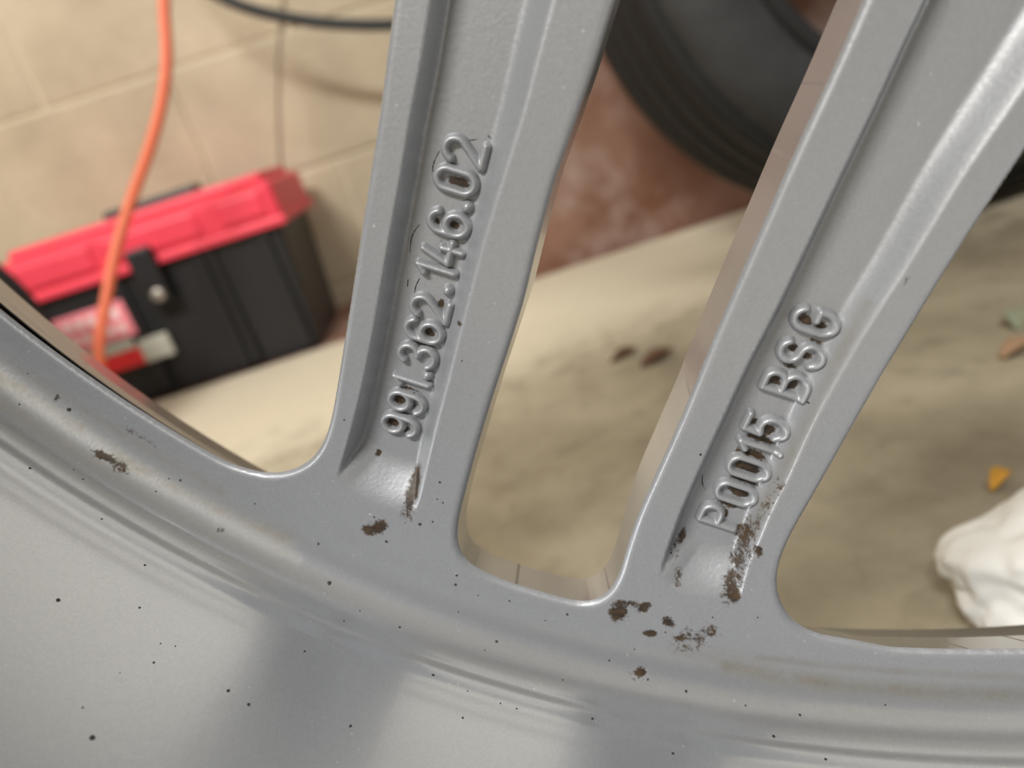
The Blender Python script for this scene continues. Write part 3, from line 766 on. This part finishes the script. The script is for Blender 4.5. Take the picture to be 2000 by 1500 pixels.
# ------------------------------------------------------------------ toolbox
tb = empty('toolbox', (-.412, 1.145, -.004))
tag(tb, 'black plastic toolbox with a red lid and pink sticker beside the block wall', 'toolbox')
def part_box(name, lo, hi, mat, bevel=.004, parent=tb, taper=0., seg=2):
    bm = bmesh.new(); bmesh.ops.create_cube(bm, size=1)
    for v in bm.verts:
        top = v.co.z > 0
        for i in range(3): v.co[i] = lo[i]+(v.co[i]+.5)*(hi[i]-lo[i])
        if not top and taper:
            v.co.x *= 1-taper; v.co.y *= 1-taper
    bmesh.ops.bevel(bm, geom=bm.edges[:], offset=bevel, segments=seg, affect='EDGES', profile=.6)
    me = bpy.data.meshes.new(name); bm.to_mesh(me); bm.free()
    return link(name, me, mat, parent, smooth=False)
part_box('body', (-.182, -.112, 0), (.182, .112, .185), M_BLACK, .008, taper=.06)
for x in (-.172, -.055, .06, .075, .15):
    r_ = part_box('rib', (x, -.118, .012), (x+.012, -.10, .178), M_BLACK, .003)
lid = part_box('lid', (-.192, -.120, .182), (.192, .120, .238), M_RED, .012, seg=3)
part_box('lid_top', (-.178, -.09, .236), (.178, .10, .250), M_RED, .006, lid)
part_box('lid_rim', (-.195, -.124, .178), (.195, .124, .190), M_RED, .004, lid)
for x0, x1 in ((-.185, -.06), (-.045, .085), (.115, .175)):
    part_box('lid_panel', (x0, -.1245, .196), (x1, -.115, .228), M_RED, .004, lid)
part_box('handle', (-.07, -.018, .246), (.07, .018, .262), M_BLACK, .007)
for lx in (.0,):
    lt = part_box('latch', (lx-.017, -.136, .128), (lx+.017, -.118, .205), M_BLACK, .004)
    cyl = lathe('latch_pin', [(0.0001, .003), (.0072, .003), (.009, .0015), (.009, -.004), (0.0001, -.004)], M_STEEL, lt, 20, False)
    cyl.rotation_euler = (math.radians(90), 0, 0); cyl.location = (lx+.004, -.139, .142)
st = part_box('sticker', (-.182, -.1215, .100), (-.052, -.117, .150), M_PINK, .0015)
for j, (z0, z1) in enumerate(((.128, .142), (.108, .120))):
    for k in range(7):
        x0 = -.172+k*.0165
        part_box('print_mark', (x0, -.1222, z0), (x0+.011, -.1212, z1), M_PALE, .0003, st)
s2_ = part_box('stripe_sticker', (-.150, -.1195, .058), (-.060, -.111, .082), M_REDST, .0015)
part_box('pale_end', (-.060, -.1195, .058), (-.018, -.111, .090), M_GREYST, .0015, s2_)
part_box('dark_print', (-.150, -.1195, .082), (-.065, -.111, .098), M_GREYST, .0015, s2_)

# ------------------------------------------------------------------ loose tyres
def loose_tyre(label, loc, ro, rb_, wd, rot, group):
    t = empty('tyre', loc); tag(t, label, 'tyre', group)
    t.rotation_euler = rot
    lathe('carcass', tyre_profile(rb_, ro, -wd/2, wd/2), M_TYRE, t, 110)
    hb = wd/2
    lathe('bead', [(rb_-.004, hb*.9), (rb_+.004, hb*.96), (rb_+.016, hb*.93), (rb_+.012, hb*.75), (rb_-.004, hb*.75)], M_TREAD, t, 110)
    for zz_ in (-.32, -.11, .11, .32):
        lathe('tread_rib', [(ro-.002, wd*(zz_-.085)), (ro+.006, wd*(zz_-.08)), (ro+.006, wd*(zz_+.08)), (ro-.002, wd*(zz_+.085))], M_TREAD, t, 110, False)
    return t
RA = .315
loose_tyre('black tyre standing upright against the red brown wall', (.515, .805, .3215), RA-.007, .213, .20, (math.radians(82), 0, math.radians(3)), 'loose tyres')
RB = .155
loose_tyre('small black tyre at the far left in front of the toolbox', (-.612, .80, RB+.003), RB-.006, .085, .10, (math.radians(90), 0, math.radians(-4)), 'loose tyres')

# ------------------------------------------------------------------ crumpled tissue and leaves on the floor
def crumple(name, loc, sx, sy, sz, mat, seed, amp=.28):
    bm = bmesh.new(); bmesh.ops.create_icosphere(bm, subdivisions=5, radius=1)
    from mathutils import noise as mn
    for v in bm.verts:
        d = v.co.normalized()
        n = mn.noise(d*1.6+Vector((seed, 0, 0)))*amp+abs(mn.noise(d*3.2+Vector((0, seed, 0))))*amp*.7+mn.noise(d*7)*amp*.12
        p = d*(1+n); v.co = (p.x*sx, p.y*sy, max(p.z, -.75)*sz)
    zmin = min(v.co.z for v in bm.verts)
    for v in bm.verts: v.co.z -= zmin
    me = bpy.data.meshes.new(name); bm.to_mesh(me); bm.free()
    o = link(name, me, mat); o.location = loc; return o
o = crumple('crumpled_tissue', (.176, .214, 0), .045, .026, .026, M_WHITE, 3.2, .2)
tag(o, 'crumpled white tissue lying on the floor at the right beside the wheel', 'tissue')
def leaf(label, px, ln, wd, rz, mat, name='leaf', z=.0):
    p = at_floor([px])[0]; v, f = [], []
    n = 9
    for side in (1, -1):
        for i in range(n):
            t = i/(n-1); wv = wd*math.sin(math.pi*min(max(t, .04), .96))**.7
            for k in range(5):
                u = (k-2)/2; v.append((ln*(t-.5), wv*u*.5, .0006*side+.0012+.006*abs(u)*math.sin(math.pi*t)+.004*t*t))
    for i in range(n-1):
        for k in range(4):
            a = i*5+k; f.append((a, a+5, a+6, a+1)); b = n*5+a; f.append((b, b+1, b+6, b+5))
    per = [k for k in range(5)]+[i*5+4 for i in range(1, n)]+[(n-1)*5+k for k in (3, 2, 1, 0)]+[i*5 for i in range(n-2, 0, -1)]
    for a, b in zip(per, per[1:]+per[:1]): f.append((a, b, b+n*5, a+n*5))
    me = mesh(name, v, f); o = link(name, me, mat); o.location = (p[0], p[1], 0); o.rotation_euler = (0, 0, rz)
    return tag(o, label, 'leaf', 'dry leaf bits on the concrete')
leaf('small yellow dry leaf just behind the white tissue', (1955, 950), .013, .008, .3, M_LEAFY)
leaf('pale green leaf bit at the right edge of the floor', (1985, 632), .026, .012, 1.0, M_LEAFG)
leaf('tan leaf bit just below the pale green one at right', (1985, 690), .024, .012, .2, M_LEAFP)
leaf('larger dark brown leaf bit on the floor between the two spokes', (1285, 705), .032, .014, .2, M_LEAFB)
leaf('smaller reddish brown leaf bit left of the dark one between the spokes', (1220, 700), .026, .009, .1, M_LEAFB)
